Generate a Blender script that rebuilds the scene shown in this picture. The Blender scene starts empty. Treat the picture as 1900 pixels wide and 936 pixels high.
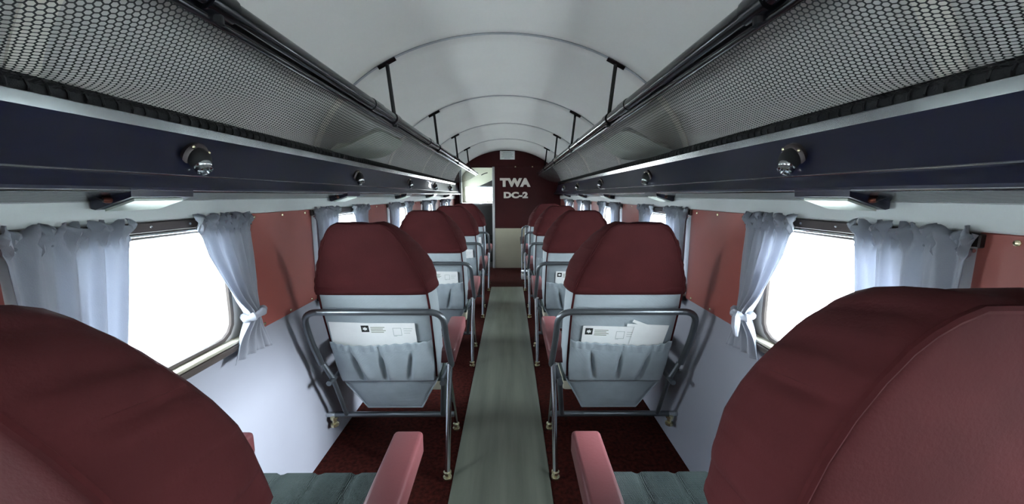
import bpy, bmesh, math, random
from mathutils import Vector, Matrix
random.seed(7)
PI = math.pi
R = math.radians
sc = bpy.context.scene
COL = sc.collection

# ------------------------------------------------------------------ camera, world, light, exposure
F_PX = 705.0
cd = bpy.data.cameras.new('camera'); cam = bpy.data.objects.new('camera', cd); COL.objects.link(cam)
cd.sensor_fit = 'HORIZONTAL'; cd.sensor_width = 36.0; cd.lens = 36.0 * F_PX / 1900.0
cd.clip_start = 0.02; cd.clip_end = 300
cam.location = (0.035, 0.0, 1.15)
cam.rotation_euler = (R(90 - 8.55), 0, R(-0.32))
sc.camera = cam

vs = sc.view_settings
vs.view_transform = 'Standard'; vs.look = 'None'; vs.gamma = 1.0; vs.use_curve_mapping = False
vs.exposure = 1.9
sc.cycles.use_denoising = True
sc.cycles.max_bounces = 14; sc.cycles.diffuse_bounces = 9; sc.cycles.glossy_bounces = 5
sc.cycles.transparent_max_bounces = 32; sc.cycles.transmission_bounces = 8
sc.cycles.caustics_reflective = False; sc.cycles.caustics_refractive = False
sc.cycles.sample_clamp_indirect = 12.0

world = bpy.data.worlds.new('world'); sc.world = world; world.use_nodes = True
wt = world.node_tree; wt.nodes.clear()
w_out = wt.nodes.new('ShaderNodeOutputWorld'); w_bg = wt.nodes.new('ShaderNodeBackground')
w_tc = wt.nodes.new('ShaderNodeTexCoord'); w_sep = wt.nodes.new('ShaderNodeSeparateXYZ')
w_ramp = wt.nodes.new('ShaderNodeValToRGB'); w_map = wt.nodes.new('ShaderNodeMapRange')
wt.links.new(w_tc.outputs['Generated'], w_sep.inputs[0])
wt.links.new(w_sep.outputs['Z'], w_map.inputs['Value'])
w_map.inputs['From Min'].default_value = -0.2; w_map.inputs['From Max'].default_value = 1.0
wt.links.new(w_map.outputs[0], w_ramp.inputs['Fac'])
w_ramp.color_ramp.elements[0].color = (0.94, 0.97, 1.0, 1)
w_ramp.color_ramp.elements[1].color = (0.72, 0.85, 1.0, 1)
wt.links.new(w_ramp.outputs['Color'], w_bg.inputs['Color'])
w_bg.inputs['Strength'].default_value = 9.0
wt.links.new(w_bg.outputs[0], w_out.inputs['Surface'])

sd = bpy.data.lights.new('sun', 'SUN'); sun = bpy.data.objects.new('sun', sd); COL.objects.link(sun)
sd.energy = 13.0; sd.angle = R(28); sd.color = (0.86, 0.91, 1.0)
sun.rotation_euler = Vector((-1.0, 0.12, -0.42)).to_track_quat('-Z', 'Y').to_euler()
sun.location = (8, 0, 5)

# ------------------------------------------------------------------ materials
def lin(c):
    out = []
    for v in c:
        v = v / 255.0
        out.append(v / 12.92 if v <= 0.04045 else ((v + 0.055) / 1.055) ** 2.4)
    return tuple(out) + (1.0,)

def mat(name, rgb, rough=0.6, metal=0.0, var=0.0, vscale=6.0, stretch=(1, 1, 1), bump=0.0, bscale=200.0,
        kind='noise', spec=0.5, trans=0.0, sheen=0.0, coat=0.0):
    m = bpy.data.materials.new(name); m.use_nodes = True
    t = m.node_tree; n = t.nodes; l = t.links
    p = n['Principled BSDF']
    c = lin(rgb)
    p.inputs['Base Color'].default_value = c
    p.inputs['Roughness'].default_value = rough; p.inputs['Metallic'].default_value = metal
    p.inputs['Specular IOR Level'].default_value = spec
    p.inputs['Sheen Weight'].default_value = sheen
    p.inputs['Coat Weight'].default_value = coat
    tc = n.new('ShaderNodeTexCoord')
    mp = n.new('ShaderNodeMapping'); mp.inputs['Scale'].default_value = stretch
    l.new(tc.outputs['Object'], mp.inputs['Vector'])
    if var > 0:
        nz = n.new('ShaderNodeTexNoise'); nz.inputs['Scale'].default_value = vscale; nz.inputs['Detail'].default_value = 5
        l.new(mp.outputs[0], nz.inputs['Vector'])
        mr = n.new('ShaderNodeMapRange'); mr.inputs['From Min'].default_value = 0.3; mr.inputs['From Max'].default_value = 0.7
        l.new(nz.outputs['Fac'], mr.inputs['Value'])
        mx = n.new('ShaderNodeMix'); mx.data_type = 'RGBA'
        mx.inputs['A'].default_value = tuple(max(0, v * (1 - var)) for v in c[:3]) + (1,)
        mx.inputs['B'].default_value = tuple(min(1, v * (1 + var)) for v in c[:3]) + (1,)
        l.new(mr.outputs[0], mx.inputs['Factor']); l.new(mx.outputs['Result'], p.inputs['Base Color'])
    if bump > 0:
        bp = n.new('ShaderNodeBump'); bp.inputs['Strength'].default_value = bump; bp.inputs['Distance'].default_value = 0.002
        if kind == 'weave':
            w1 = n.new('ShaderNodeTexWave'); w1.inputs['Scale'].default_value = bscale; w1.bands_direction = 'X'
            w2 = n.new('ShaderNodeTexWave'); w2.inputs['Scale'].default_value = bscale; w2.bands_direction = 'Z'
            w3 = n.new('ShaderNodeTexWave'); w3.inputs['Scale'].default_value = bscale; w3.bands_direction = 'Y'
            for w in (w1, w2, w3): l.new(tc.outputs['Object'], w.inputs['Vector'])
            a1 = n.new('ShaderNodeMath'); a1.operation = 'ADD'; a2 = n.new('ShaderNodeMath'); a2.operation = 'ADD'
            l.new(w1.outputs['Fac'], a1.inputs[0]); l.new(w2.outputs['Fac'], a1.inputs[1])
            l.new(a1.outputs[0], a2.inputs[0]); l.new(w3.outputs['Fac'], a2.inputs[1])
            l.new(a2.outputs[0], bp.inputs['Height'])
        else:
            nb = n.new('ShaderNodeTexNoise'); nb.inputs['Scale'].default_value = bscale; nb.inputs['Detail'].default_value = 4
            l.new(mp.outputs[0], nb.inputs['Vector']); l.new(nb.outputs['Fac'], bp.inputs['Height'])
        l.new(bp.outputs[0], p.inputs['Normal'])
    if trans > 0:
        tr = n.new('ShaderNodeBsdfTranslucent'); tr.inputs['Color'].default_value = c
        ms = n.new('ShaderNodeMixShader'); ms.inputs[0].default_value = trans
        l.new(p.outputs[0], ms.inputs[1]); l.new(tr.outputs[0], ms.inputs[2])
        l.new(ms.outputs[0], n['Material Output'].inputs['Surface'])
    return m

M = {}
M['maroon'] = mat('maroon_fabric', (65, 26, 28), 0.9, var=0.12, vscale=14, bump=0.22, bscale=260, spec=0.15)
M['maroon_pipe'] = mat('maroon_piping', (62, 22, 24), 0.9, spec=0.15, var=0.1, vscale=60)
M['grey'] = mat('grey_fabric', (158, 170, 176), 0.85, var=0.06, vscale=20, bump=0.35, bscale=130, kind='weave', sheen=0.2)
M['seatgrey'] = mat('seat_cushion_fabric', (66, 75, 73), 0.85, var=0.08, vscale=20, bump=0.6, bscale=95, kind='weave', spec=0.2)
M['leather'] = mat('mauve_leather', (86, 46, 48), 0.42, var=0.06, vscale=9, bump=0.12, bscale=120, coat=0.1)
M['gun'] = mat('gunmetal_tube', (104, 110, 114), 0.32, metal=0.75, var=0.1, vscale=18)
M['chrome'] = mat('chrome', (206, 210, 212), 0.16, metal=1.0, var=0.05, vscale=40)
M['brass'] = mat('brass_fitting', (222, 214, 176), 0.25, metal=0.9, var=0.1, vscale=60)
M['beige'] = mat('seat_base_paint', (196, 192, 170), 0.6, var=0.05, vscale=10)
M['black'] = mat('black_enamel', (11, 11, 15), 0.22, var=0.15, vscale=20, spec=0.4, coat=0.15)
M['net'] = mat('black_net_cord', (16, 17, 18), 0.8, var=0.1, vscale=50)
M['blackcloth'] = mat('black_webbing', (14, 14, 17), 0.85, var=0.2, vscale=60, bump=0.5, bscale=300)
M['navy'] = mat('navy_gloss_paint', (17, 19, 42), 0.28, var=0.12, vscale=5, bump=0.03, bscale=30, coat=0.35)
M['strip'] = mat('worn_metal_strip', (150, 152, 152), 0.2, metal=0.9, var=0.35, vscale=4)
M['under'] = mat('dark_gloss_underside', (22, 23, 36), 0.2, var=0.25, vscale=16, bump=0.35, bscale=60, spec=0.4)
M['wall'] = mat('pale_wall_paint', (152, 155, 165), 0.5, var=0.03, vscale=4, bump=0.03, bscale=40)
M['band'] = mat('white_band_paint', (192, 195, 194), 0.5, var=0.03, vscale=8)
M['ceil'] = mat('ceiling_lining', (206, 202, 198), 0.8, var=0.025, vscale=3, bump=0.05, bscale=300)
M['rib'] = mat('ceiling_seam_tape', (150, 151, 154), 0.6, var=0.05, vscale=10)
M['redpanel'] = mat('brick_red_panel', (152, 82, 74), 0.5, var=0.05, vscale=6, bump=0.08, bscale=220)
M['bulk'] = mat('maroon_bulkhead_paint', (58, 14, 16), 0.5, var=0.08, vscale=5, bump=0.05, bscale=120, spec=0.25)
M['bulkmetal'] = mat('pale_bulkhead_metal', (204, 200, 176), 0.34, metal=0.35, var=0.07, vscale=3)
M['letter'] = mat('white_lettering', (228, 222, 212), 0.5, var=0.03, vscale=30)
M['carpet'] = mat('maroon_carpet', (50, 16, 11), 0.95, var=0.6, vscale=60, bump=1.0, bscale=160, spec=0.1)
M['runner'] = mat('grey_floor_runner', (108, 112, 99), 0.36, metal=0.25, var=0.28, vscale=7, stretch=(2.2, .16, 1), bump=0.12, bscale=70)
M['curtain'] = mat('grey_blue_curtain', (168, 172, 182), 0.85, var=0.05, vscale=12, bump=0.3, bscale=420, trans=0.35, sheen=0.2)
M['rubber'] = mat('window_gasket', (74, 66, 62), 0.5, var=0.1, vscale=20)
M['track'] = mat('dark_curtain_track', (66, 58, 58), 0.4, metal=0.5, var=0.1, vscale=20)
M['sill'] = mat('window_sill_metal', (206, 200, 180), 0.3, metal=0.5, var=0.1, vscale=20)
M['reveal'] = mat('window_surround_paint', (200, 198, 194), 0.5, var=0.04, vscale=8)
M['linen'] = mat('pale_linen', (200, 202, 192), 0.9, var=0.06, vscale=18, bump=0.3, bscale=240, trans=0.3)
M['paper'] = mat('white_paper', (238, 240, 238), 0.7, var=0.02, vscale=30)
M['ink'] = mat('black_ink', (24, 28, 26), 0.7, var=0.05, vscale=30)
M['inkgrey'] = mat('grey_ink', (160, 170, 166), 0.7, var=0.05, vscale=30)
M['inkgreen'] = mat('olive_ink', (124, 132, 106), 0.7, var=0.05, vscale=30)
M['lens'] = mat('frosted_lamp_lens', (186, 194, 184), 0.35, var=0.03, vscale=20)
M['copper'] = mat('copper_socket', (90, 50, 40), 0.35, metal=0.9, var=0.1, vscale=50)
M['cream'] = mat('cream_cockpit_lining', (160, 160, 144), 0.6, var=0.04, vscale=5)
M['matblack'] = mat('matt_black', (14, 14, 15), 0.8, var=0.2, vscale=15)
M['concrete'] = mat('pale_apron_concrete', (214, 217, 212), 0.9, var=0.06, vscale=0.6)

def glass_mat():
    m = bpy.data.materials.new('window_glass'); m.use_nodes = True
    t = m.node_tree; n = t.nodes; l = t.links
    n.remove(n['Principled BSDF'])
    tr = n.new('ShaderNodeBsdfTransparent'); tr.inputs['Color'].default_value = (0.97, 0.985, 0.98, 1)
    gl = n.new('ShaderNodeBsdfGlossy'); gl.inputs['Roughness'].default_value = 0.03
    lw = n.new('ShaderNodeLayerWeight'); lw.inputs['Blend'].default_value = 0.5
    pw = n.new('ShaderNodeMath'); pw.operation = 'POWER'; pw.inputs[1].default_value = 5.0
    fr = n.new('ShaderNodeMath'); fr.operation = 'MULTIPLY_ADD'; fr.inputs[1].default_value = 0.9; fr.inputs[2].default_value = 0.03
    l.new(lw.outputs['Facing'], pw.inputs[0]); l.new(pw.outputs[0], fr.inputs[0])
    ms = n.new('ShaderNodeMixShader')
    l.new(fr.outputs[0], ms.inputs[0]); l.new(tr.outputs[0], ms.inputs[1]); l.new(gl.outputs[0], ms.inputs[2])
    l.new(ms.outputs[0], n['Material Output'].inputs['Surface'])
    return m
M['glass'] = glass_mat()

# ------------------------------------------------------------------ mesh helpers
class MB:
    def __init__(s): s.v = []; s.f = []
    def add(s, vs, fs):
        o = len(s.v); s.v += [tuple(v) for v in vs]; s.f += [tuple(i + o for i in f) for f in fs]; return s
    def box(s, x0, x1, y0, y1, z0, z1):
        vs = [(x, y, z) for x in (x0, x1) for y in (y0, y1) for z in (z0, z1)]
        return s.add(vs, [(0, 1, 3, 2), (4, 6, 7, 5), (0, 4, 5, 1), (2, 3, 7, 6), (0, 2, 6, 4), (1, 5, 7, 3)])
    def bbox(s, x0, x1, y0, y1, z0, z1, r=0.01, seg=2, mtx=None):
        bm = bmesh.new(); bmesh.ops.create_cube(bm, size=1)
        for v in bm.verts:
            v.co = Vector((x0 + (v.co.x + .5) * (x1 - x0), y0 + (v.co.y + .5) * (y1 - y0), z0 + (v.co.z + .5) * (z1 - z0)))
        bmesh.ops.bevel(bm, geom=bm.edges[:], offset=r, segments=seg, affect='EDGES', profile=0.5)
        if mtx: bm.transform(mtx)
        bm.verts.index_update()
        s.add([v.co[:] for v in bm.verts], [[v.index for v in f.verts] for f in bm.faces]); bm.free(); return s
    def tube(s, pts, r, n=10, closed=False, caps=True, rs=None):
        P = [Vector(p) for p in pts]; N = len(P)
        tang = []
        for i in range(N):
            a = P[(i - 1) % N] if (closed or i > 0) else P[i]
            b = P[(i + 1) % N] if (closed or i < N - 1) else P[i]
            d = b - a
            tang.append(d.normalized() if d.length > 1e-9 else Vector((0, 0, 1)))
        ref = Vector((0, 0, 1)) if abs(tang[0].z) < 0.9 else Vector((1, 0, 0))
        u = tang[0].cross(ref).normalized(); vs = []
        for i in range(N):
            u = (u - tang[i] * u.dot(tang[i])); u = u.normalized() if u.length > 1e-6 else tang[i].orthogonal().normalized()
            w = tang[i].cross(u); rr = rs[i] if rs else r
            for k in range(n):
                a = 2 * PI * k / n; vs.append(P[i] + (u * math.cos(a) + w * math.sin(a)) * rr)
        fs = []
        for i in range(N if closed else N - 1):
            j = (i + 1) % N
            for k in range(n):
                k2 = (k + 1) % n; fs.append((i * n + k, i * n + k2, j * n + k2, j * n + k))
        if not closed and caps: fs.append(tuple(range(n))); fs.append(tuple((N - 1) * n + k for k in range(n)))
        return s.add(vs, fs)
    def lathe(s, prof, n=20, mtx=None):
        vs = []; fs = []
        for r, z in prof:
            for k in range(n):
                a = 2 * PI * k / n; p = Vector((r * math.cos(a), r * math.sin(a), z))
                vs.append(mtx @ p if mtx else p)
        for i in range(len(prof) - 1):
            for k in range(n):
                k2 = (k + 1) % n; fs.append((i * n + k, i * n + k2, (i + 1) * n + k2, (i + 1) * n + k))
        fs.append(tuple(range(n))); fs.append(tuple((len(prof) - 1) * n + k for k in range(n)))
        return s.add(vs, fs)
    def grid(s, fn, nu, nv):
        vs = [fn(i / nu, j / nv) for j in range(nv + 1) for i in range(nu + 1)]
        fs = [(j * (nu + 1) + i, j * (nu + 1) + i + 1, (j + 1) * (nu + 1) + i + 1, (j + 1) * (nu + 1) + i) for j in range(nv) for i in range(nu)]
        return s.add(vs, fs)
    def prism(s, poly, axis, a0, a1):
        """poly: 2D list in the plane normal to axis, extruded from a0 to a1."""
        def P(p, a):
            return {'x': (a, p[0], p[1]), 'y': (p[0], a, p[1]), 'z': (p[0], p[1], a)}[axis]
        n = len(poly); vs = [P(p, a0) for p in poly] + [P(p, a1) for p in poly]
        fs = [(i, (i + 1) % n, (i + 1) % n + n, i + n) for i in range(n)] + [tuple(range(n)), tuple(range(n, 2 * n))]
        return s.add(vs, fs)
    def mesh(s, name, m, smooth=True, recalc=True, ang=40):
        me = bpy.data.meshes.new(name); me.from_pydata(s.v, [], s.f)
        if recalc:
            bm = bmesh.new(); bm.from_mesh(me); bmesh.ops.recalc_face_normals(bm, faces=bm.faces); bm.to_mesh(me); bm.free()
        me.materials.append(m)
        if smooth:
            me.polygons.foreach_set('use_smooth', [True] * len(me.polygons))
            me.set_sharp_from_angle(angle=R(ang))
        me.update(); return me
    def build(s, name, m, parent=None, loc=None, **kw):
        o = bpy.data.objects.new(name, s.mesh(name, m, **kw)); COL.objects.link(o)
        if parent is not None: o.parent = parent
        if loc: o.location = loc
        return o

def empty(name, loc=(0, 0, 0)):
    o = bpy.data.objects.new(name, None); COL.objects.link(o); o.location = loc; o.empty_display_size = 0.1; return o
def tag(o, label=None, cat=None, group=None, kind=None):
    if label: o['label'] = label
    if cat: o['category'] = cat
    if group: o['group'] = group
    if kind: o['kind'] = kind
    return o
def copy_tree(o, parent=None):
    c = o.copy(); COL.objects.link(c); c.parent = parent
    for ch in list(o.children): copy_tree(ch, c)
    return c
def solid(o, t, off=0.0):
    md = o.modifiers.new('solid', 'SOLIDIFY'); md.thickness = t; md.offset = off; return o
def interp(tab, h):
    if h <= tab[0][0]: return tab[0][1]
    for (a, va), (b, vb) in zip(tab, tab[1:]):
        if h <= b:
            t = (h - a) / (b - a); return va + (vb - va) * t
    return tab[-1][1]
def sm(a, b, x):
    t = max(0, min(1, (x - a) / (b - a))); return t * t * (3 - 2 * t)

# ------------------------------------------------------------------ the cabin shell
YB, YF = -1.62, 5.95            # rear wall, front bulkhead
WC = [-1.11, -0.09, 0.93, 1.95, 2.97, 3.99, 5.01]          # window centres along the cabin
EA, EB, EC = 0.85, 0.615, 1.22  # ceiling ellipse
RIBS = [-1.333, -0.313, 0.707, 1.727, 2.747, 3.767, 4.787]

fl = MB().box(-0.86, 0.86, YB, YF + 0.05, -0.05, 0.0).build('floor', M['carpet'], smooth=False); tag(fl, 'dark maroon carpet floor of the cabin', kind='structure')
gr = MB().box(-60, 60, -60, 60, -1.75, -1.7).build('ground', M['concrete'], smooth=False); tag(gr, 'pale concrete apron outside the windows', kind='structure')

def hole_r(a, hy, hz, r):
    """distance from centre to a rounded rectangle along angle a"""
    c, s_ = math.cos(a), math.sin(a); lo, hi = 0.0, 2.0
    for _ in range(40):
        m_ = (lo + hi) / 2; y, z = abs(m_ * c), abs(m_ * s_)
        qx, qz = y - (hy - r), z - (hz - r)
        d = math.hypot(max(qx, 0), max(qz, 0)) + min(max(qx, qz), 0) - r
        if d < 0: lo = m_
        else: hi = m_
    return lo
HY, HZ, HR, ZC = 0.21, 0.168, 0.06, 0.883
Z0, Z1 = 0.69, 1.35

def side_wall(side):
    nm = 'left' if side < 0 else 'right'
    X = lambda x: side * x
    lo = MB(); lo.prism([(X(0.79), -0.02), (X(0.83), 0.69), (X(0.87), 0.69), (X(0.83), -0.02)], 'y', YB, YF)
    wall = lo.build('wall_' + nm, M['wall'], smooth=False)
    tag(wall, 'pale painted %s cabin wall below and around the windows' % nm, kind='structure')
    up = MB()
    zc = ZC
    edges = [YB] + [(a + b) / 2 for a, b in zip(WC, WC[1:])] + [YF]
    for i, c in enumerate(WC):
        ya, yb = edges[i] - c, edges[i + 1] - c
        angs = [2 * PI * k / 72 for k in range(72)] + [math.atan2(z - zc, y) % (2 * PI) for y in (ya, yb) for z in (Z0, Z1)]
        angs.sort(); inn = []; out = []; inn2 = []
        for a in angs:
            r = hole_r(a, HY, HZ, HR); cs, sn = math.cos(a), math.sin(a)
            inn.append((X(0.83), c + r * cs, zc + r * sn)); inn2.append((X(0.868), c + r * cs, zc + r * sn))
            ts = []
            if cs > 1e-6: ts.append(yb / cs)
            if cs < -1e-6: ts.append(ya / cs)
            if sn > 1e-6: ts.append((Z1 - zc) / sn)
            if sn < -1e-6: ts.append((Z0 - zc) / sn)
            t = min(ts); out.append((X(0.83), c + t * cs, zc + t * sn))
        n = len(angs)
        up.add(inn + out + inn2, [(k, (k + 1) % n, n + (k + 1) % n, n + k) for k in range(n)] + [(k, (k + 1) % n, 2 * n + (k + 1) % n, 2 * n + k) for k in range(n)])
        up.add([(X(.87), p[1], p[2]) for p in inn] + [(X(.87), p[1], p[2]) for p in out], [(k, (k + 1) % n, n + (k + 1) % n, n + k) for k in range(n)])
    up.build('window_surround', M['reveal'], wall, smooth=False, recalc=False)
    # brick-red panels between the windows, with small screws
    for i in range(1, len(WC)):
        last = i == len(WC) - 1
        y0 = WC[i] + 0.300; y1 = WC[i + 1] - 0.300 if not last else YF - 0.02
        p = MB().bbox(min(X(.822), X(.8295)), max(X(.822), X(.8295)), y0, y1, 0.692, 1.088, r=0.0015, seg=1).build('wall_panel', M['redpanel'], wall, smooth=False)
        for yy in (0.12, 0.5, 0.88):
            for zz in (0.705, 1.076):
                Mx = Matrix.Translation((X(.8215), y0 + (y1 - y0) * yy, zz)) @ Matrix.Rotation(-side * PI / 2, 4, 'Y')
                MB().lathe([(.0055, 0), (.005, .0015), (.002, .003)], 8, Mx).build('screw', M['brass'], p)
    return wall
WALL = {-1: side_wall(-1), 1: side_wall(1)}

# windows: gasket, pane, sill, curtain track
wn = 0
for side in (-1, 1):
    X = lambda x: side * x
    nm = 'left' if side < 0 else 'right'
    for i, c in enumerate(WC):
        wn += 1
        angs = [2 * PI * k / 56 for k in range(56)]
        pts = []
        for a in angs:
            r = hole_r(a, HY + .002, HZ + .002, HR); pts.append((X(0.832), c + r * math.cos(a), ZC + r * math.sin(a)))
        g = MB().tube(pts, 0.0085, 8, closed=True).build('window_%d' % wn, M['rubber'])
        tag(g, 'rounded cabin window, number %d from the rear on the %s side' % (i + 1, nm), kind='structure')
        pane = []
        for a in angs:
            r = hole_r(a, HY, HZ, HR); pane.append((c + r * math.cos(a), ZC + r * math.sin(a)))
        MB().prism(pane, 'x', X(.850), X(.853)).build('pane', M['glass'], g, smooth=False)
        x0, x1 = sorted((X(.800), X(.829)))
        s_ = MB().bbox(x0, x1, c - .29, c + .29, .698, .708, r=.002, seg=1).build('sill', M['sill'], g, smooth=False)
        x0, x1 = sorted((X(.796), X(.831)))
        MB().bbox(x0, x1, c - .295, c + .295, .678, .697, r=.003, seg=1).build('sill_edge', M['rubber'], g, smooth=False)
        x0, x1 = sorted((X(.812), X(.829)))
        t_ = MB().bbox(x0, x1, c - .31, c + .31, 1.062, 1.086, r=.002, seg=1).build('curtain_track', M['track'], g, smooth=False)
        MB().tube([(X(.806), c - .31, 1.058), (X(.806), c + .31, 1.058)], .0035, 8).build('curtain_rod', M['chrome'], t_)
        for yy in (-.1, -.03, .08):
            Mx = Matrix.Translation((X(.8118), c + yy, 1.075)) @ Matrix.Rotation(-side * PI / 2, 4, 'Y')
            MB().lathe([(.004, 0), (.0035, .0015), (.001, .0025)], 8, Mx).build('screw', M['chrome'], t_)
        # daylight sampling portal in the opening
        ld = bpy.data.lights.new('window_portal', 'AREA'); lo = bpy.data.objects.new('window_portal', ld); COL.objects.link(lo)
        ld.shape = 'RECTANGLE'; ld.size = 0.44; ld.size_y = 0.36; ld.cycles.is_portal = True
        lo.location = (X(.866), c, ZC); lo.rotation_euler = Vector((-side, 0, 0)).to_track_quat('-Z', 'Z').to_euler()

# ceiling lining, one sheet for each bay, with a seam tape at each frame
def ceil_pt(a, y, sag=0.0, dr=0.0):
    return ((EA - sag + dr) * math.cos(a), y, EC + (EB - sag + dr) * math.sin(a))
A0, A1 = R(9), R(171)
ceil = empty('ceiling', (0, 0, 0)); tag(ceil, 'arched pale grey fabric ceiling lining of the cabin', kind='structure')
ys = [YB - .02] + RIBS + [YF + .02]
for a, b in zip(ys, ys[1:]):
    def fn(u, v):
        s_ = 0.026 * math.sin(PI * v) ** 0.8 if b - a > 0.6 else 0.006 * math.sin(PI * v)
        return ceil_pt(A0 + (A1 - A0) * u, a + (b - a) * v, s_)
    o = MB().grid(fn, 64, 14).build('ceiling_panel', M['ceil'], ceil, ang=80); solid(o, 0.012, 0.0)
for y in RIBS:
    m_ = MB(); n = 64; rw = 1.1 if y < 2 else .6
    vs = []; fs = []
    for k in range(n + 1):
        a = A0 + (A1 - A0) * k / n
        for (yy, d) in ((-.010 * rw, .004), (-.007 * rw, -.010), (.007 * rw, -.010), (.010 * rw, .004)):
            vs.append(ceil_pt(a, y + yy, 0, d))
    for k in range(n):
        for q in range(3): fs.append((k * 4 + q, k * 4 + q + 1, (k + 1) * 4 + q + 1, (k + 1) * 4 + q))
    m_.add(vs, fs).build('ceiling_rib', M['rib'], ceil, ang=50)
    for (b0, b1) in ((R(11), R(36)), (R(144), R(169))):
        vs = []; fs = []
        for k in range(13):
            a = b0 + (b1 - b0) * k / 12
            for (yy, d) in ((-.026, .004), (-.024, -.013), (.024, -.013), (.026, .004)): vs.append(ceil_pt(a, y + yy, 0, d))
        for k in range(12):
            for q in range(3): fs.append((k * 4 + q, k * 4 + q + 1, (k + 1) * 4 + q + 1, (k + 1) * 4 + q))
        MB().add(vs, fs).build('frame_strip', M['letter'], ceil, ang=50)

# white band above the windows
for k, side in enumerate((-1, 1)):
    x0, x1 = sorted((side * .812, side * .832))
    o = MB().bbox(x0, x1, YB, YF, 1.089, 1.138, r=.003, seg=1).build('trim_%d' % (k + 1), M['band'], smooth=False)
    tag(o, 'white painted band above the %s windows' % ('left' if side < 0 else 'right'), kind='structure')

# front bulkhead
def half_w(h):
    if h < 0.69: return 0.80 + 0.04 * h / 0.69
    if h < EC: return 0.845
    q = (h - EC) / EB
    return EA * math.sqrt(max(0, 1 - q * q)) + 0.02
DX0, DX1, DH = -0.72, -0.225, 1.575
def bulk_part(h0, h1, x0f, x1f, y0, y1, n=24):
    poly = [(x0f(h0 + (h1 - h0) * k / n), h0 + (h1 - h0) * k / n) for k in range(n + 1)]
    poly += [(x1f(h1 + (h0 - h1) * k / n), h1 + (h0 - h1) * k / n) for k in range(n + 1)]
    return MB().prism(poly, 'y', y0, y1)
HB = 0.645
bk = bulk_part(HB, DH, lambda h: DX1, half_w, YF, YF + .03).build('wall_front', M['bulk'], smooth=False)
tag(bk, 'maroon front bulkhead with white lettering and a doorway on its left', kind='structure')
bulk_part(DH, EC + EB - .001, lambda h: -half_w(h), half_w, YF, YF + .03, 40).build('bulkhead_top', M['bulk'], bk, smooth=False)
bulk_part(HB, DH, lambda h: -half_w(h), lambda h: DX0, YF, YF + .03).build('bulkhead_side', M['bulk'], bk, smooth=False)
bulk_part(0, HB, lambda h: -half_w(h), lambda h: DX0, YF, YF + .03).build('bulkhead_lower_side', M['bulkmetal'], bk, smooth=False)
bulk_part(0, HB, lambda h: DX1, half_w, YF - .004, YF + .03).build('bulkhead_lower_panel', M['bulkmetal'], bk, smooth=False)
MB().bbox(DX1 - .01, DX1 + .028, YF - .02, YF + .04, 0, DH + .0, r=.004).build('door_jamb', M['band'], bk)
MB().bbox(DX0 - .02, DX0 + .012, YF - .015, YF + .04, 0, DH, r=.004).build('door_jamb', M['band'], bk)
MB().bbox(-.66, .66, YF - .012, YF, DH - .012, DH + .012, r=.003).build('cross_rail', M['bulk'], bk)
for xx in (.12, .38):
    Mx = Matrix.Translation((xx, YF - .012, DH)) @ Matrix.Rotation(PI / 2, 4, 'X')
    MB().lathe([(.012, 0), (.010, .004), (.003, .006)], 8, Mx).build('screw', M['brass'], bk)
MB().bbox(-.21, .78, YF - .008, YF - .003, HB - .012, HB + .012, r=.002).build('panel_rail', M['bulk'], bk)

def lettering(txt, cx, cz, w, h, bold, parent):
    cu = bpy.data.curves.new('lettering', 'FONT'); cu.body = txt; cu.extrude = .06; cu.offset = bold; cu.space_character = 1.06
    t = bpy.data.objects.new('lettering', cu); COL.objects.link(t)
    bpy.context.view_layer.update()
    me = bpy.data.meshes.new_from_object(t.evaluated_get(bpy.context.evaluated_depsgraph_get()))
    COL.objects.unlink(t); bpy.data.objects.remove(t)
    xs = [v.co.x for v in me.vertices]; zs = [v.co.y for v in me.vertices]
    x0, x1, z0, z1 = min(xs), max(xs), min(zs), max(zs)
    for v in me.vertices:
        x, y, z = v.co
        v.co = (cx + ((x - x0) / (x1 - x0) - .5) * w, YF - .003 - z * .05, cz + ((y - z0) / (z1 - z0) - .5) * h)
    me.materials.clear(); me.materials.append(M['letter'])
    o = bpy.data.objects.new('lettering', me); COL.objects.link(o); o.parent = parent
    o['label'] = 'white block letters reading ' + txt
    return o
lettering('TWA', 0.118, 1.34, 0.475, 0.135, 0.07, bk)
lettering('DC-2', 0.128, 1.148, 0.375, 0.098, 0.058, bk)
pq = MB().bbox(-.115, .11, YF - .012, YF - .0015, 1.685, 1.812, r=.003, seg=1).build('notice_plaque', M['paper'], smooth=False)
tag(pq, 'small white notice plaque high on the front bulkhead', 'plaque')
for k, (a, b) in enumerate(((-.07, .06), (-.09, .08), (-.08, .07), (-.09, .09), (-.05, .04))):
    MB().box(a, b, YF - .0135, YF - .0119, 1.79 - .021 * k - .006, 1.79 - .021 * k).build('text_line', M['inkgrey'], pq, smooth=False)

# rear wall behind the camera
o = bulk_part(0, EC + EB - .001, lambda h: -half_w(h) - .02, lambda h: half_w(h) + .02, YB - .03, YB, 40).build('wall_back', M['bulk'], smooth=False); tag(o, 'maroon rear cabin wall', kind='structure')

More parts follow.
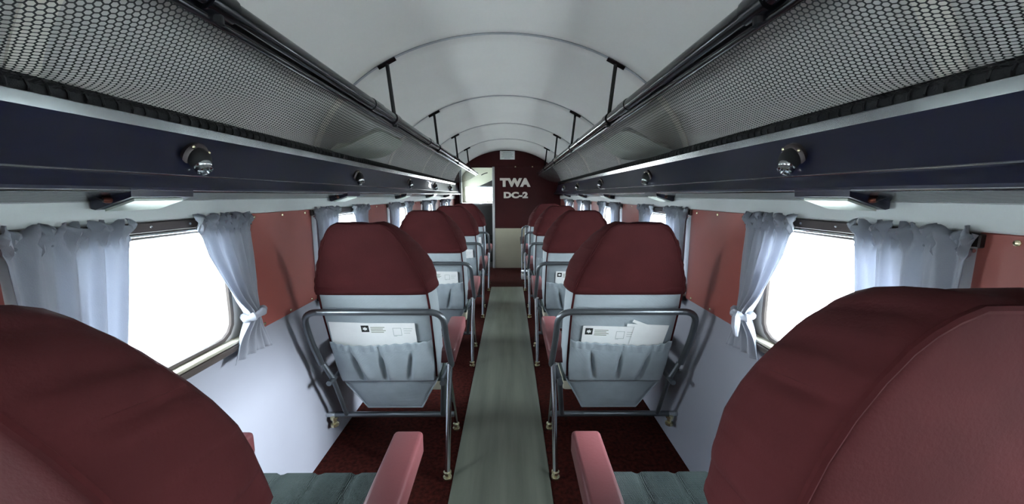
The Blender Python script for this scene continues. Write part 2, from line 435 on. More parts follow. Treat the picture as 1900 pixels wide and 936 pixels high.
# ------------------------------------------------------------------ cockpit seen through the doorway
CY0, CY1 = YF + .03, 7.45
ck = MB().box(-.95, .95, CY0, CY1 + .4, -.05, 0).build('floor_cockpit', M['matblack'], smooth=False); tag(ck, 'dark cockpit floor beyond the doorway', kind='structure')
cw = MB()
cw.box(-.92, -.88, CY0, CY1, 0, 1.02); cw.box(-.92, -.88, CY0, 6.2, 1.02, 1.42); cw.box(-.92, -.88, 7.3, CY1, 1.02, 1.42); cw.box(-.92, -.88, CY0, CY1, 1.42, 1.75)
w1 = cw.build('wall_cockpit_left', M['cream'], smooth=False); tag(w1, 'cream cockpit side wall with open side window', kind='structure')
MB().box(-.903, -.898, 6.2, 7.3, 1.02, 1.42).build('pane', M['glass'], w1, smooth=False)
w2 = MB().box(.88, .92, CY0, CY1, 0, 1.75).build('wall_cockpit_right', M['cream'], smooth=False); tag(w2, 'cream cockpit right side wall', kind='structure')
w3 = MB().box(-.92, .92, CY1, CY1 + .04, 0, 1.03).box(-.92, .92, CY1, CY1 + .04, 1.30, 1.75).box(-.92, -.82, CY1, CY1 + .04, 1.03, 1.30).box(-.41, -.395, CY1, CY1 + .04, 1.03, 1.30).box(-.03, .03, CY1, CY1 + .04, 1.03, 1.30).box(.8, .92, CY1, CY1 + .04, 1.03, 1.30).build('wall_cockpit_front', M['cream'], smooth=False)
tag(w3, 'cockpit nose wall holding the windshield panes', kind='structure')
for a, b in ((-.82, -.41), (-.395, -.03), (.03, .8)): MB().box(a, b, CY1 + .015, CY1 + .02, 1.03, 1.30).build('windshield_pane', M['glass'], w3, smooth=False)
def ckc(u, v):
    a = R(8) + R(164) * u; return (.92 * math.cos(a), CY0 + (CY1 + .05 - CY0) * v, 1.40 + .42 * math.sin(a))
o = MB().grid(ckc, 24, 4).build('ceiling_cockpit', M['cream']); solid(o, .02); tag(o, 'cream curved cockpit ceiling', kind='structure')
ld = bpy.data.lights.new('windshield_portal', 'AREA'); lo = bpy.data.objects.new('windshield_portal', ld); COL.objects.link(lo)
ld.shape = 'RECTANGLE'; ld.size = 1.7; ld.size_y = .3; ld.cycles.is_portal = True; lo.location = (0, CY1 + .05, 1.165); lo.rotation_euler = Vector((0, -1, 0)).to_track_quat('-Z', 'Z').to_euler()
ld = bpy.data.lights.new('side_portal', 'AREA'); lo = bpy.data.objects.new('side_portal', ld); COL.objects.link(lo)
ld.shape = 'RECTANGLE'; ld.size = 1.12; ld.size_y = .42; ld.cycles.is_portal = True; lo.location = (-.93, 6.75, 1.22); lo.rotation_euler = Vector((1, 0, 0)).to_track_quat('-Z', 'Z').to_euler()

ip = empty('instrument_panel', (0, 7.1, 0)); tag(ip, 'dark cockpit instrument panel with a pale top edge beyond the doorway', 'instrument panel')
MB().bbox(-.85, .85, .0, .3, .0, .985, r=.02).build('panel_body', M['matblack'], ip)
MB().bbox(-.85, .85, -.015, .03, .985, 1.005, r=.005).build('panel_edge', M['chrome'], ip)
for k in range(4):
    Mx = Matrix.Translation((-.62 + .14 * k, .0, .82)) @ Matrix.Rotation(PI / 2, 4, 'X')
    MB().lathe([(.045, 0), (.045, .008), (.038, .010), (.036, .006)], 18, Mx).build('dial', M['gun'], ip)
ov = empty('overhead_console', (-.18, 7.0, 1.30)); tag(ov, 'dark overhead console above the windshield seen through the doorway', 'console')
MB().prism([(-.36, .0), (.42, .0), (.42, .22), (.10, .20), (-.05, .14), (-.20, .07)], 'y', 0, .455).build('console_body', M['matblack'], ov)
MB().bbox(-.38, .42, -.01, .012, -.012, .008, r=.004).build('console_edge', M['gun'], ov)
gh = MB().tube([(-.47, 6.9, 1.50), (-.44, 6.88, 1.515), (-.40, 6.87, 1.53), (-.36, 6.87, 1.54)], .008, 8).build('grab_handle', M['matblack']); tag(gh, 'small dark grab handle on the cream cockpit ceiling', 'handle')
ps = empty('pilot_seat', (-.44, 6.45, 0)); tag(ps, 'black pilot seat standing beyond the cabin doorway', 'seat')
MB().bbox(-.22, .22, -.05, .06, .45, 1.0, r=.04, seg=3).build('backrest', M['matblack'], ps)
MB().bbox(-.22, .22, .06, .48, .38, .5, r=.03, seg=3).build('seat_cushion', M['matblack'], ps)
MB().bbox(-.18, .18, .05, .42, 0, .38, r=.02).build('pedestal', M['matblack'], ps)

# ------------------------------------------------------------------ floor runner
rn = MB().bbox(-.198, .198, YB + .02, 4.66, .0005, .007, r=.0025, seg=1).build('floor_runner', M['runner']); tag(rn, 'long grey ribbed metal runner down the middle of the aisle', 'runner')

# ------------------------------------------------------------------ overhead navy panels with air vents and reading lamps
def overhead(side):
    nm = 'left' if side < 0 else 'right'
    X = lambda x: side * x
    root = empty('overhead_duct', (X(.79), 0, 1.15)); tag(root, 'glossy navy overhead panel above the %s windows' % nm, 'panel')
    prof = [(.722, 1.158), (.720, 1.166), (.728, 1.180), (.738, 1.190), (.742, 1.196), (.756, 1.235), (.768, 1.270), (.776, 1.300), (.778, 1.322), (.80, 1.334), (.826, 1.334), (.826, 1.14), (.80, 1.140)]
    m_ = MB().prism([(X(x) - X(.79), z - 1.15) for x, z in prof], 'y', YB + .01, YF - .004)
    m_.build('panel_body', M['navy'], root, ang=30)
    MB().prism([(X(x) - X(.79), z - 1.15) for x, z in [(.7215, 1.1575), (.80, 1.1395), (.80, 1.1375), (.7205, 1.1555)]], 'y', YB + .01, YF - .006).build('underside_plate', M['under'], root, smooth=False)
    MB().prism([(X(x) - X(.79), z - 1.15) for x, z in [(.7745, 1.299), (.7712, 1.321), (.7795, 1.323), (.7785, 1.299)]], 'y', YB + .01, YF - .006).build('metal_strip', M['strip'], root, smooth=False)
    MB().tube([(X(.7405) - X(.79), YB + .02, .0455), (X(.7405) - X(.79), YF - .01, .0455)], .0022, 8).build('bead', M['chrome'], root)
    MB().tube([(X(.7205) - X(.79), YB + .02, .009), (X(.7205) - X(.79), YF - .01, .009)], .0022, 8).build('bead', M['chrome'], root)
    return root
for side in (-1, 1): overhead(side)

ORD = ['nearest the camera', 'second from the camera', 'third from the camera', 'fourth from the camera', 'farthest forward']
def vent(side, y, k):
    nm = 'left' if side < 0 else 'right'
    r = empty('air_vent', (side * .7575, y, 1.240)); tag(r, 'round chrome air vent on the %s navy panel, %s' % (nm, ORD[k]), 'air vent', 'air vents on the navy panels')
    nrm = Vector((-side * 1, 0, -.33)).normalized()
    Mx = nrm.to_track_quat('Z', 'Y').to_matrix().to_4x4()
    MB().lathe([(.041, -.004), (.041, .004), (.037, .008), (.032, .009), (.030, .004)], 28, Mx).build('bezel', M['track'], r)
    MB().lathe([(.031, .002), (.030, .012), (.026, .022), (.018, .029), (.008, .032)], 24, Mx).build('ball', M['matblack'], r)
    d2 = Vector((-side * .55, -.12, -.83)).normalized()
    M2 = Matrix.Translation(nrm * .010 + Vector((0, 0, -.006))) @ d2.to_track_quat('Z', 'Y').to_matrix().to_4x4()
    MB().lathe([(.022, .004), (.023, .010), (.021, .016), (.019, .018), (.0185, .027), (.014, .029), (.012, .022)], 24, M2).build('nozzle', M['chrome'], r)
    for a in (35, 125, 215, 305):
        p = Mx @ Vector((.0365 * math.cos(R(a)), .0365 * math.sin(R(a)), .007))
        MB().lathe([(.005, 0), (.0045, .002), (.002, .0035)], 8, Matrix.Translation(p) @ nrm.to_track_quat('Z', 'Y').to_matrix().to_4x4()).build('screw', M['brass'], r)
def lamp(side, y, k):
    nm = 'left' if side < 0 else 'right'
    X = lambda x: side * x
    r = empty('reading_lamp', (X(.76), y, 1.150)); tag(r, 'reading lamp with white lens under the %s navy panel, %s' % (nm, ORD[k]), 'lamp', 'reading lamps under the navy panels')
    MB().prism([(X(-.042), .012), (X(-.040), -.004), (X(.036), -.030), (X(.044), -.028), (X(.044), -.006)], 'y', -.075, .075).build('housing', M['navy'], r, ang=25)
    MB().prism([(X(-.032), -.0075), (X(.030), -.0285), (X(.030), -.0335), (X(-.032), -.0125)], 'y', -.062, .055).build('lens', M['lens'], r, smooth=False)
    Mx = Matrix.Translation((X(.004), -.076, -.010)) @ Matrix.Rotation(PI / 2, 4, 'X')
    MB().lathe([(.0065, -.002), (.0065, .006), (.005, .010), (.003, .012)], 16, Mx).build('socket', M['copper'], r)
    MB().tube([(X(.004), -.088, -.010), (X(.004), -.100, -.006), (X(.012), -.106, .004)], .003, 8).build('switch_stem', M['black'], r)
for side in (-1, 1):
    for k in range(5):
        vent(side, .985 + 1.02 * k, k)
        lamp(side, .845 + 1.02 * k, k)

# ------------------------------------------------------------------ luggage racks with netting
RX, RZ = 0.467, 1.476
def rack(side):
    nm = 'left' if side < 0 else 'right'
    X = lambda x: side * x
    root = empty('luggage_rack', (0, 0, 0)); tag(root, 'black overhead luggage rack with net sling along the %s side' % nm, 'luggage rack')
    MB().tube([(X(RX), y, RZ) for y in (YB + .02, 0, 2, 4, YF - .01)], .0200, 16).build('rail', M['black'], root)
    MB().tube([(X(RX + .010), y, RZ - .027) for y in (YB + .02, 0, 2, 4, YF - .01)], .0090, 12).build('lower_rail', M['black'], root)
    for y in RIBS[1:]:
        st = MB().tube([(X(RX), y, RZ + .01), (X(RX + .023), y, EC + EB * math.sqrt(1 - ((RX + .023) / EA) ** 2) - .008)], .0085, 10).build('strut', M['black'], root)
        a = math.acos((RX + .023) / EA); tx, tz = -EA * math.sin(a), EB * math.cos(a); L = math.hypot(tx, tz); tx /= L; tz /= L
        c = (RX + .023, EC + EB * math.sin(a) - .015)
        MB().tube([(X(c[0] + tx * q), y, c[1] + tz * q) for q in (-.042, 0, .042)], .010, 8).build('strut_plate', M['black'], st)
        MB().tube([(X(RX), y - .03, RZ), (X(RX), y + .03, RZ)], .0245, 14).build('strut_clamp', M['black'], st)
        MB().tube([(X(RX), y, RZ + .02), (X(RX + .004), y, RZ - .034)], .014, 10).build('clamp_clip', M['black'], st)
    for y in (1.49, 2.46, 3.5):
        MB().tube([(X(RX), y - .05, RZ), (X(RX), y + .05, RZ)], .0225, 14).build('rail_sleeve', M['black'], root)
    x0, z0, x1, z1 = RX + .012, RZ - .032, .786, 1.338
    Lq = math.hypot(x1 - x0, z1 - z0)
    def surf(q, y):
        t = max(0, min(1, q / Lq)); sag = (.030 + .008 * math.sin(y * 6.1 + side)) * math.sin(PI * t) + .004 * math.sin(y * 13 + q * 20)* math.sin(PI * t)
        return (X(x0 + (x1 - x0) * t - sag * .35), y, z0 + (z1 - z0) * t - sag)
    vs = []; fs = []
    def cells(ya, yb, pitch):
        rad = pitch / math.sqrt(3); dy = pitch; dq = rad * 1.5
        nr = int(Lq / dq) + 1; nc = int((yb - ya) / dy) + 1
        for r_ in range(nr):
            for c_ in range(nc):
                yc = ya + c_ * dy + (dy / 2 if r_ % 2 else 0); qc = r_ * dq
                o = len(vs)
                for sc_ in (1.0, .77):
                    for k in range(6):
                        a = PI / 6 + k * PI / 3
                        vs.append(surf(qc + rad * sc_ * math.sin(a), yc + rad * sc_ * math.cos(a)))
                for k in range(6):
                    k2 = (k + 1) % 6; fs.append((o + k, o + k2, o + 6 + k2, o + 6 + k))
    cells(-.35, 2.9, .0105); cells(2.9, YF - .02, .0145)
    nt = MB(); nt.v = vs; nt.f = fs
    o = nt.build('net', M['net'], root, smooth=False, recalc=False); tag(o, kind='stuff')
    # a pale cloth lying folded on the net beside the second strut
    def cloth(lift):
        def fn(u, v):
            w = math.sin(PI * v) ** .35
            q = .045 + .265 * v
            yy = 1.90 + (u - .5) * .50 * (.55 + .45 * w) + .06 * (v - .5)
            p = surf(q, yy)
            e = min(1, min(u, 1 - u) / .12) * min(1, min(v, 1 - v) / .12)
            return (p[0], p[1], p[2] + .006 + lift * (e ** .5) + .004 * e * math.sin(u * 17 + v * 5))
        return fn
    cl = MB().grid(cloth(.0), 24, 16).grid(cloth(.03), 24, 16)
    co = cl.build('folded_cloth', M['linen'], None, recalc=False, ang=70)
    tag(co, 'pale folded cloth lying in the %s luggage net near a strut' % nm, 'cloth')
    # dark webbing along the lower edge and the cord laced through it
    MB().prism([(X(x), z) for x, z in [(.7835, 1.322), (.776, 1.346), (.783, 1.352), (.792, 1.330)]], 'y', YB + .02, YF - .01).build('webbing', M['blackcloth'], root, smooth=False)
    pts = []
    y = -.2
    while y < 5.9:
        a = y * 2 * PI / .030; pts.append((X(.7815 + .0085 * math.cos(a)), y, 1.338 + .012 * math.sin(a))); y += .0045
    MB().tube(pts, .0026, 5).build('lacing_cord', M['matblack'], root)
    return root
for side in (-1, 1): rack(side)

# ------------------------------------------------------------------ curtains
def curtain_mesh(side, tied):
    """local origin at the header centre of the window, y = along the cabin from the window centre"""
    X = lambda x: side * x
    nu, nv = 90, 44
    rnd = random.Random(3 if tied else 11)
    ph = [rnd.uniform(0, 6.28) for _ in range(6)]
    zt, zb, zr = 1.092, 0.652 if tied else .66, 1.058
    def fn(u, v):
        z = zt + (zb - zt) * v
        if tied:
            vk = .735
            e0 = interp([(0, .075), (.1, .083), (.25, .105), (.45, .155), (.6, .195), (.69, .225), (.735, .234), (.78, .222), (.88, .178), (1, .140)], v)
            e1 = interp([(0, .288), (.1, .284), (.3, .288), (.5, .288), (.69, .274), (.735, .270), (.78, .278), (.88, .300), (1, .322)], v)
            nar = math.exp(-((v - vk) / .13) ** 2)
            z += (-.035 if v > vk else .0) * 0 - (.03 * (u - .35) ** 2 * sm(.8, 1, v))
        else:
            e0 = interp([(0, -.315), (.1, -.310), (1, -.300)], v); e1 = interp([(0, -.088), (.1, -.095), (.5, -.125), (1, -.165)], v); nar = .0
        y = e0 + (e1 - e0) * u
        amp = .0095 + .010 * nar if tied else .0105
        fold = math.sin(u * 2 * PI * 4.3 + ph[0] + .6 * math.sin(v * 3 + ph[1])) + .45 * math.sin(u * 2 * PI * 7.7 + ph[2] + v * 1.5)
        x = .797 - amp * .72 * fold
        if tied: x += -.006 * nar - .012 * sm(.8, 1, v)
        # gathered header and rod channel
        hd = 1 - sm(.0, .16, v)
        x -= hd * .0095 * (math.sin(u * 2 * PI * 15 + ph[3] + 2 * math.sin(v * 30)) + .6 * math.sin(u * 2 * PI * 24 + ph[4] + v * 70))
        ch = math.exp(-((z - zr) / .008) ** 2)
        x += ch * .007 * math.sin(u * 2 * PI * 20)
        x -= .009 * math.exp(-((z - (zr + .022)) / .010) ** 2)
        z += hd * .008 * math.sin(u * 2 * PI * 9 + ph[5])
        x = min(x, .8085)
        return (X(x), y, z)
    return MB().grid(fn, nu, nv).mesh('curtain', M['curtain'], ang=80)
def knot_mesh(side):
    X = lambda x: side * x
    m_ = MB()
    pts = []
    for k in range(24):
        a = 2 * PI * k / 24; pts.append((X(.787) + .022 * math.cos(a), .252 + .031 * math.sin(a), .772 + .007 * math.sin(a + .6)))
    m_.tube(pts, .0, 10, closed=True, rs=[.0115 + .003 * math.sin(k * 1.9) for k in range(24)])
    return m_.mesh('knot', M['curtain'])
def tail_mesh(side):
    X = lambda x: side * x
    return MB().tube([(X(.768), .245, .775), (X(.756), .233, .762), (X(.752), .226, .735), (X(.756), .223, .705)], .01, 8, rs=[.010, .013, .012, .005]).mesh('knot_tail', M['curtain'])
CM = {(s, t): curtain_mesh(s, t) for s in (-1, 1) for t in (True, False)}
KM = {s: knot_mesh(s) for s in (-1, 1)}; TM = {s: tail_mesh(s) for s in (-1, 1)}
WORD = ['nearest', 'second', 'third', 'fourth', 'farthest']
for side in (-1, 1):
    nm = 'left' if side < 0 else 'right'
    for k, c in enumerate(WC[2:]):
        for tied in (True, False):
            o = bpy.data.objects.new('curtain', CM[(side, tied)]); COL.objects.link(o); o.location = (0, c, 0); solid(o, .0012)
            if tied: tag(o, 'grey knotted curtain at the forward edge of the %s %s window' % (WORD[k], nm), 'curtain', 'knotted curtains')
            else: tag(o, 'grey straight-hanging curtain at the rear edge of the %s %s window' % (WORD[k], nm), 'curtain', 'straight curtains')
            if tied:
                kn = bpy.data.objects.new('knot', KM[side]); COL.objects.link(kn); kn.parent = o
                if side > 0:
                    tl = bpy.data.objects.new('knot_tail', TM[side]); COL.objects.link(tl); tl.parent = kn

# ------------------------------------------------------------------ seats
HALF = [(.20, .124), (.25, .148), (.30, .173), (.34, .195), (.38, .207), (.45, .211), (.55, .213), (.72, .213), (.80, .211), (.85, .206), (.89, .198), (.93, .185), (.96, .171), (.985, .155), (1.005, .138), (1.022, .118), (1.034, .098), (1.042, .075), (1.045, .06)]
HALFR = [(.20, .122), (.25, .146), (.30, .171), (.34, .192), (.38, .203), (.45, .207), (.55, .208), (.72, .208), (.785, .204), (.83, .194), (.87, .180), (.91, .163), (.95, .147), (.985, .131), (1.01, .117), (1.025, .104), (1.036, .090), (1.045, .070)]
HALFF = [(.20, .128), (.25, .152), (.30, .178), (.34, .200), (.38, .213), (.45, .217), (.55, .219), (.72, .219), (.80, .217), (.85, .213), (.89, .206), (.93, .190), (.96, .174), (.985, .157), (1.005, .141), (1.022, .122), (1.034, .103), (1.045, .078)]
BARH = .717
class Seat:
    def __init__(s, side, tan=.345, dy=0.0, du=-.008, lift=0.0, mix=0.0):
        s.rear = [(h, v + (interp(HALFF, h) - v) * mix) for h, v in HALFR]; s.side = side; s.tan = tan; s.dy = dy; s.du = du; s.lift = lift; ph = math.atan(tan); s.c = math.cos(ph); s.s = math.sin(ph)
    def P(s, u, h, d=0.0):
        k = 1 - sm(.45, .95, h)
        return (-s.side * (u + s.du), (BARH - h) * s.tan + d * (s.c * k + 1 - k) + .018 + s.dy, h + s.lift * sm(.7, 1.0, h) + d * s.s * k - .22 * max(d, 0) * sm(.86, 1.04, h))
    def Q(s, u, y, h):
        return (-s.side * u, y, h)

def pillow(S, h0, h1, d0, d1, grow=0.0, wrinkle=0.0, bulge=.010, open_bottom=False, nx=16, scale_top=0.0, puff=.006):
    hs = [h0 + (h1 - h0) * k / 40 for k in range(41)]
    if h1 > .95: hs = sorted(set([round(h, 5) for h in hs] + [h for h, _ in HALFR + HALFF if h0 < h < h1]))
    def rowp(h, k, d, g):
        hw = interp(HALF, min(h, 1.045)) + g
        u = -hw + 2 * hw * k / nx
        return u, h
    vs = []; fs = []
    nr = len(hs)
    def face(d, sign):
        o = len(vs)
        for j, h in enumerate(hs):
            hw = interp(S.rear if sign > 0 else HALFF, h) + grow
            top = max(0, 1 - ((h1 - h) / .05)) if h1 > .95 else 0
            for k in range(nx + 1):
                q = 2 * k / nx - 1; u = hw * q
                e = (1 - abs(q) ** 4) * min(1, (h1 - h) / .05) * (1 if open_bottom else min(1, (h - h0) / .04))
                hh = h + (grow * top)
                vs.append(S.P(u, hh, d - sign * puff * e))
        for j in range(nr - 1):
            for k in range(nx):
                a = o + j * (nx + 1) + k; fs.append((a, a + 1, a + nx + 2, a + nx + 1))
        loop = [o + j * (nx + 1) for j in range(nr)] + [o + (nr - 1) * (nx + 1) + k for k in range(1, nx + 1)] + [o + j * (nx + 1) + nx for j in range(nr - 2, -1, -1)]
        if not open_bottom: loop += [o + k for k in range(nx - 1, 0, -1)]
        return loop
    l0 = face(d0, 1); l1 = face(d1, -1)
    # outline in 2D for the gusset
    def out2(HALF):
        pts = [(-(interp(HALF, h) + grow), h + (grow * max(0, 1 - ((h1 - h) / .05)) if h1 > .95 else 0)) for h in hs]
        top = pts[-1][1]; hw = interp(HALF, h1) + grow
        pts += [(-hw + 2 * hw * k / nx, top) for k in range(1, nx + 1)]
        pts += [(-p[0], p[1]) for p in reversed(pts[:nr - 1])]
        if not open_bottom:
            hb = interp(HALF, h0) + grow; pts += [(hb - 2 * hb * k / nx, h0) for k in range(1, nx)]
        return pts
    pl = out2(S.rear); pf = out2(HALFF); n = len(pl); cx = 0
    nor = []
    for i in range(n):
        a = pl[max(i - 2, 0)] if open_bottom else pl[(i - 2) % n]; b = pl[min(i + 2, n - 1)] if open_bottom else pl[(i + 2) % n]
        t = Vector((b[0] - a[0], b[1] - a[1])); t = t.normalized() if t.length > 0 else Vector((0, 1))
        nn = Vector((-t.y, t.x))
        if nn.dot(Vector((pl[i][0], pl[i][1] - .62))) < 0: nn = -nn
        nor.append(nn)
    prev = l0; wr = random.Random(5); wv = [wr.uniform(-1, 1) for _ in range(n)]
    wv = [(wv[i - 2] + 2 * wv[i - 1] + 3 * wv[i] + 2 * wv[(i + 1) % n] + wv[(i + 2) % n]) / 5 for i in range(n)]
    for fr, bl in ((.08, .55), (.25, .9), (.5, 1.0), (.75, .9), (.92, .55)):
        o = len(vs)
        for i in range(n): vs.append(S.P(pl[i][0] * (1 - fr) + pf[i][0] * fr + nor[i].x * (bulge * bl + wrinkle * bl * wv[i]), pl[i][1] * (1 - fr) + pf[i][1] * fr + nor[i].y * (bulge * bl + wrinkle * bl * wv[i]), d0 + (d1 - d0) * fr))
        cur = list(range(o, o + n))
        for i in range(n - (1 if open_bottom else 0)):
            j = (i + 1) % n; fs.append((prev[i], prev[j], cur[j], cur[i]))
        prev = cur
    for i in range(n - (1 if open_bottom else 0)):
        j = (i + 1) % n; fs.append((prev[i], prev[j], l1[j], l1[i]))
    m_ = MB(); m_.v = vs; m_.f = fs
    return m_, pl

def fillet(pts, r, n=5):
    P = [Vector(p) for p in pts]; out = [P[0]]
    for a, b, c in zip(P, P[1:], P[2:]):
        d0 = (a - b); d1 = (c - b); rr = min(r, d0.length * .45, d1.length * .45)
        p0 = b + d0.normalized() * rr; p1 = b + d1.normalized() * rr
        for k in range(n + 1):
            t = k / n; out.append(p0 * (1 - t) ** 2 + b * 2 * t * (1 - t) + p1 * t * t)
    out.append(P[-1]); return out

HEM = .785
def make_seat(side, tan=.345, cover=True, dy=0.0, du=-.008, lift=0.0, mix=0.0):
    S = Seat(side, tan, dy, du, lift, mix)
    root = empty('cabin_seat')
    top = 1.045 if cover else .70
    m_, pl = pillow(S, .20, top, 0, .105, bulge=.009)
    back = m_.build('backrest', M['grey'], root, ang=50)
    # piping round the rear edge of the grey back
    low = [p for p in pl if p[1] < (HEM + .01)]
    half = len(pl) // 2
    lft = [p for p in pl[:half] if .20 <= p[1] <= HEM]; rgt = [(-p[0], p[1]) for p in lft]
    for s_ in (lft, rgt):
        MB().tube([S.P(u * 1.0, h, .001) for u, h in s_ if h > .37], .0042, 6).build('piping', M['maroon_pipe'], back)
        MB().tube([S.P(u, h, .002) for u, h in s_ if h <= .375], .0040, 6).build('piping', M['grey'], back)
    MB().tube([S.P(u, .20, .002) for u in (-.122, -.05, .05, .122)], .0040, 6).build('piping', M['grey'], back)
    if cover:
        c_, pc = pillow(S, HEM, 1.045, -.004, .112, grow=.004, bulge=.012, open_bottom=True, puff=.008, wrinkle=.0035)
        cov = c_.build('head_cover', M['maroon'], root, ang=60); solid(cov, .003, 1.0)
        MB().tube([S.P(u, h, -.006) for u, h in pc], .0042, 6).build('cover_piping', M['maroon_pipe'], cov)
        def hemf(u, v):
            hw = interp(S.rear, HEM) + .006; q = 2 * u - 1
            return S.P(hw * q, HEM - .004 + .030 * v, -.0155 + .003 * v + .007 * abs(q) ** 6)
        hm = MB().grid(hemf, 20, 2).build('cover_hem', M['maroon'], cov); solid(hm, .002)
    # pocket
    def pk(u, v):
        h = .366 + (.576 - .366) * v
        hw = interp(S.rear, h) - .004; uu = hw * (2 * u - 1)
        d = .014 + .018 * math.sin(PI * .62 * v) * (1 - (2 * u - 1) ** 6)
        for u0, tilt in ((-.098, -.02), (-.005, .0), (.088, .03)):
            w = uu - (u0 + tilt * v * 1.4)
            d -= .022 * math.exp(-(w / .0085) ** 2) * sm(.0, .12, v) * (1 - sm(.50, .95, v))
            d += .006 * math.exp(-((w - .02) / .02) ** 2) * sm(0, .2, v) * (1 - sm(.6, 1, v))
        if v > .80: d += .0035 * math.sin(uu * 170 + 1.2 * math.sin(uu * 40)) * sm(.80, .9, v)
        hh = h + .006 * v * math.sin(uu * 14) - .010 * v * (1 - (2 * u - 1) ** 2)
        return S.P(uu, hh, -max(d, .009))
    po = MB().grid(pk, 72, 26).build('seat_pocket', M['grey'], root, ang=80); solid(po, .002)
    MB().tube([S.P(u * .01, .366, -.0085) for u in range(-20, 21, 2)], .0022, 5).build('pocket_seam', M['grey'], po)
    MB().tube([pk(k / 36, .84)[:] for k in range(37)], .0016, 5).build('pocket_seam', M['grey'], po)
    # tubular back frame
    bw = .268
    pv = (.085, .46)
    def fr(u, h): p = S.P(u, h, -.034); return p
    path = [S.Q(bw, pv[0], pv[1]), fr(bw, .60), fr(bw - .004, BARH), fr(-bw + .004, BARH), fr(-bw, .60), S.Q(-bw, pv[0], pv[1])]
    bt = MB().tube(fillet(path, .062, 7), .0125, 12).build('back_tube', M['gun'], root)
    for u in (-.17, .17):
        MB().tube([fr(u, BARH - .006), S.P(u, BARH - .012, .0)], .007, 8).build('tube_stud', M['gun'], bt)
    # cushion with sewn channels
    def cush(S):
        m2 = MB(); n = 44; rows = 22
        def topz(u, t):
            y = .235 + .305 * t
            z = .402 + .022 * sm(0, .8, t)
            edge = min(1, (1 - abs(u)) / .08); z -= .035 * (1 - edge) ** 2
            z -= .045 * sm(.86, 1.0, t) ** 2
            for s0 in (-.48, 0.02, .52): z -= .010 * math.exp(-((u - s0) / .028) ** 2)
            return S.Q(.198 * u, y, z)
        m2.grid(lambda a, b: topz(2 * a - 1, b), n, rows)
        # closed skirt
        loop = [(2 * k / n - 1, 0) for k in range(n)] + [(1, k / rows) for k in range(rows)] + [(1 - 2 * k / n, 1) for k in range(n)] + [(-1, 1 - k / rows) for k in range(rows)]
        o = len(m2.v); L = len(loop)
        for (u, t) in loop: m2.v.append(topz(u, t))
        for (u, t) in loop:
            p = topz(u, t); m2.v.append((p[0] * 1.0, p[1], .375 if t < 1 else .36))
        for (u, t) in loop: p = topz(u, t); m2.v.append((p[0] * .98, p[1] - (.01 if t == 1 else 0), .305))
        for i in range(L):
            j = (i + 1) % L
            m2.f.append((o + i, o + j, o + L + j, o + L + i)); m2.f.append((o + L + i, o + L + j, o + 2 * L + j, o + 2 * L + i))
        m2.f.append(tuple(o + 2 * L + i for i in range(L)))
        return m2, topz
    m2, topz = cush(S)
    cu = m2.build('seat_cushion', M['seatgrey'], root, ang=45)
    MB().bbox(-.185, .185, .315, .52, .215, .303, r=.012).build('seat_base', M['beige'], root)
    # frame rails, legs, feet
    for a in (1, -1):
        u = .232 * a
        p0, p1 = S.Q(u, .06, .385), S.Q(u, .52, .385)
        MB().tube([p0, p1], .011, 10).build('side_rail', M['gun'], root)
        # armrest pad
        us = sorted((-side * (u - .040 * 1), -side * (u + .040 * 1)))
        m3 = MB().bbox(us[0], us[1], .165 if a > 0 else .24, .565, .435, .503, r=.012, seg=3)
        m3.v = [(x, y, z - .014 * sm(.26, .16, y) + .006 * sm(.4, .56, y)) for x, y, z in m3.v]
        ar = m3.build('armrest', M['leather'], root, ang=60)
        MB().tube([S.Q(u, .27, .44), S.Q(u, .27, .385)], .010, 8).build('armrest_post', M['gun'], ar)
        MB().tube([S.Q(u, .48, .44), S.Q(u, .48, .385)], .010, 8).build('armrest_post', M['gun'], ar)
    def foot(x, y, parent, n='foot_clamp'):
        MB().lathe([(.018, .008), (.018, .014), (.011, .017), (.011, .026), (.016, .029), (.016, .037), (.010, .041)], 14, Matrix.Translation((x, y, 0))).build(n, M['brass'], parent)
    ul = .255
    top_p = S.Q(.262, pv[0], pv[1])
    f1 = S.Q(ul, -.005, .036); f2 = S.Q(ul - .01, .325, .036)
    lg = MB().tube([top_p, S.Q(.258, .05, .30), f1], .0115, 10).build('leg', M['chrome'], root); foot(f1[0], f1[1], lg)
    lg = MB().tube([S.Q(.250, pv[0] + .015, pv[1] - .01), f2], .0095, 10).build('leg', M['chrome'], root); foot(f2[0], f2[1], lg)
    MB().tube([S.Q(.232, .10, .385), S.Q(.205, .20, .165)], .012, 10).build('inner_upright', M['gun'], root)
    MB().tube([S.Q(-.232, .10, .385), S.Q(-.232, .20, .165)], .010, 10).build('inner_upright', M['gun'], root)
    MB().tube([S.Q(.255, .205, .16), S.Q(-.285, .205, .16)], .0125, 10).build('crossbar', M['gun'], root)
    wb = MB().lathe([(.018, .0), (.018, .012), (.010, .015), (.010, .03), (.017, .034), (.017, .046), (.009, .05)], 14, Matrix.Translation((side * .292, .205, .105))).build('wall_bracket', M['brass'], root)
    MB().tube([S.Q(-.275, .205, .16), S.Q(-.325, .205, .16)], .012, 10).build('bracket_pin', M['chrome'], wb)
    MB().tube([S.Q(-.262, pv[0], pv[1]), S.Q(-.232, .10, .385)], .011, 10).build('pivot_link', M['gun'], root)
    MB().tube([S.Q(.268, pv[0], pv[1]), S.Q(.232, .10, .385)], .013, 10).build('pivot_link', M['gun'], root)
    return root

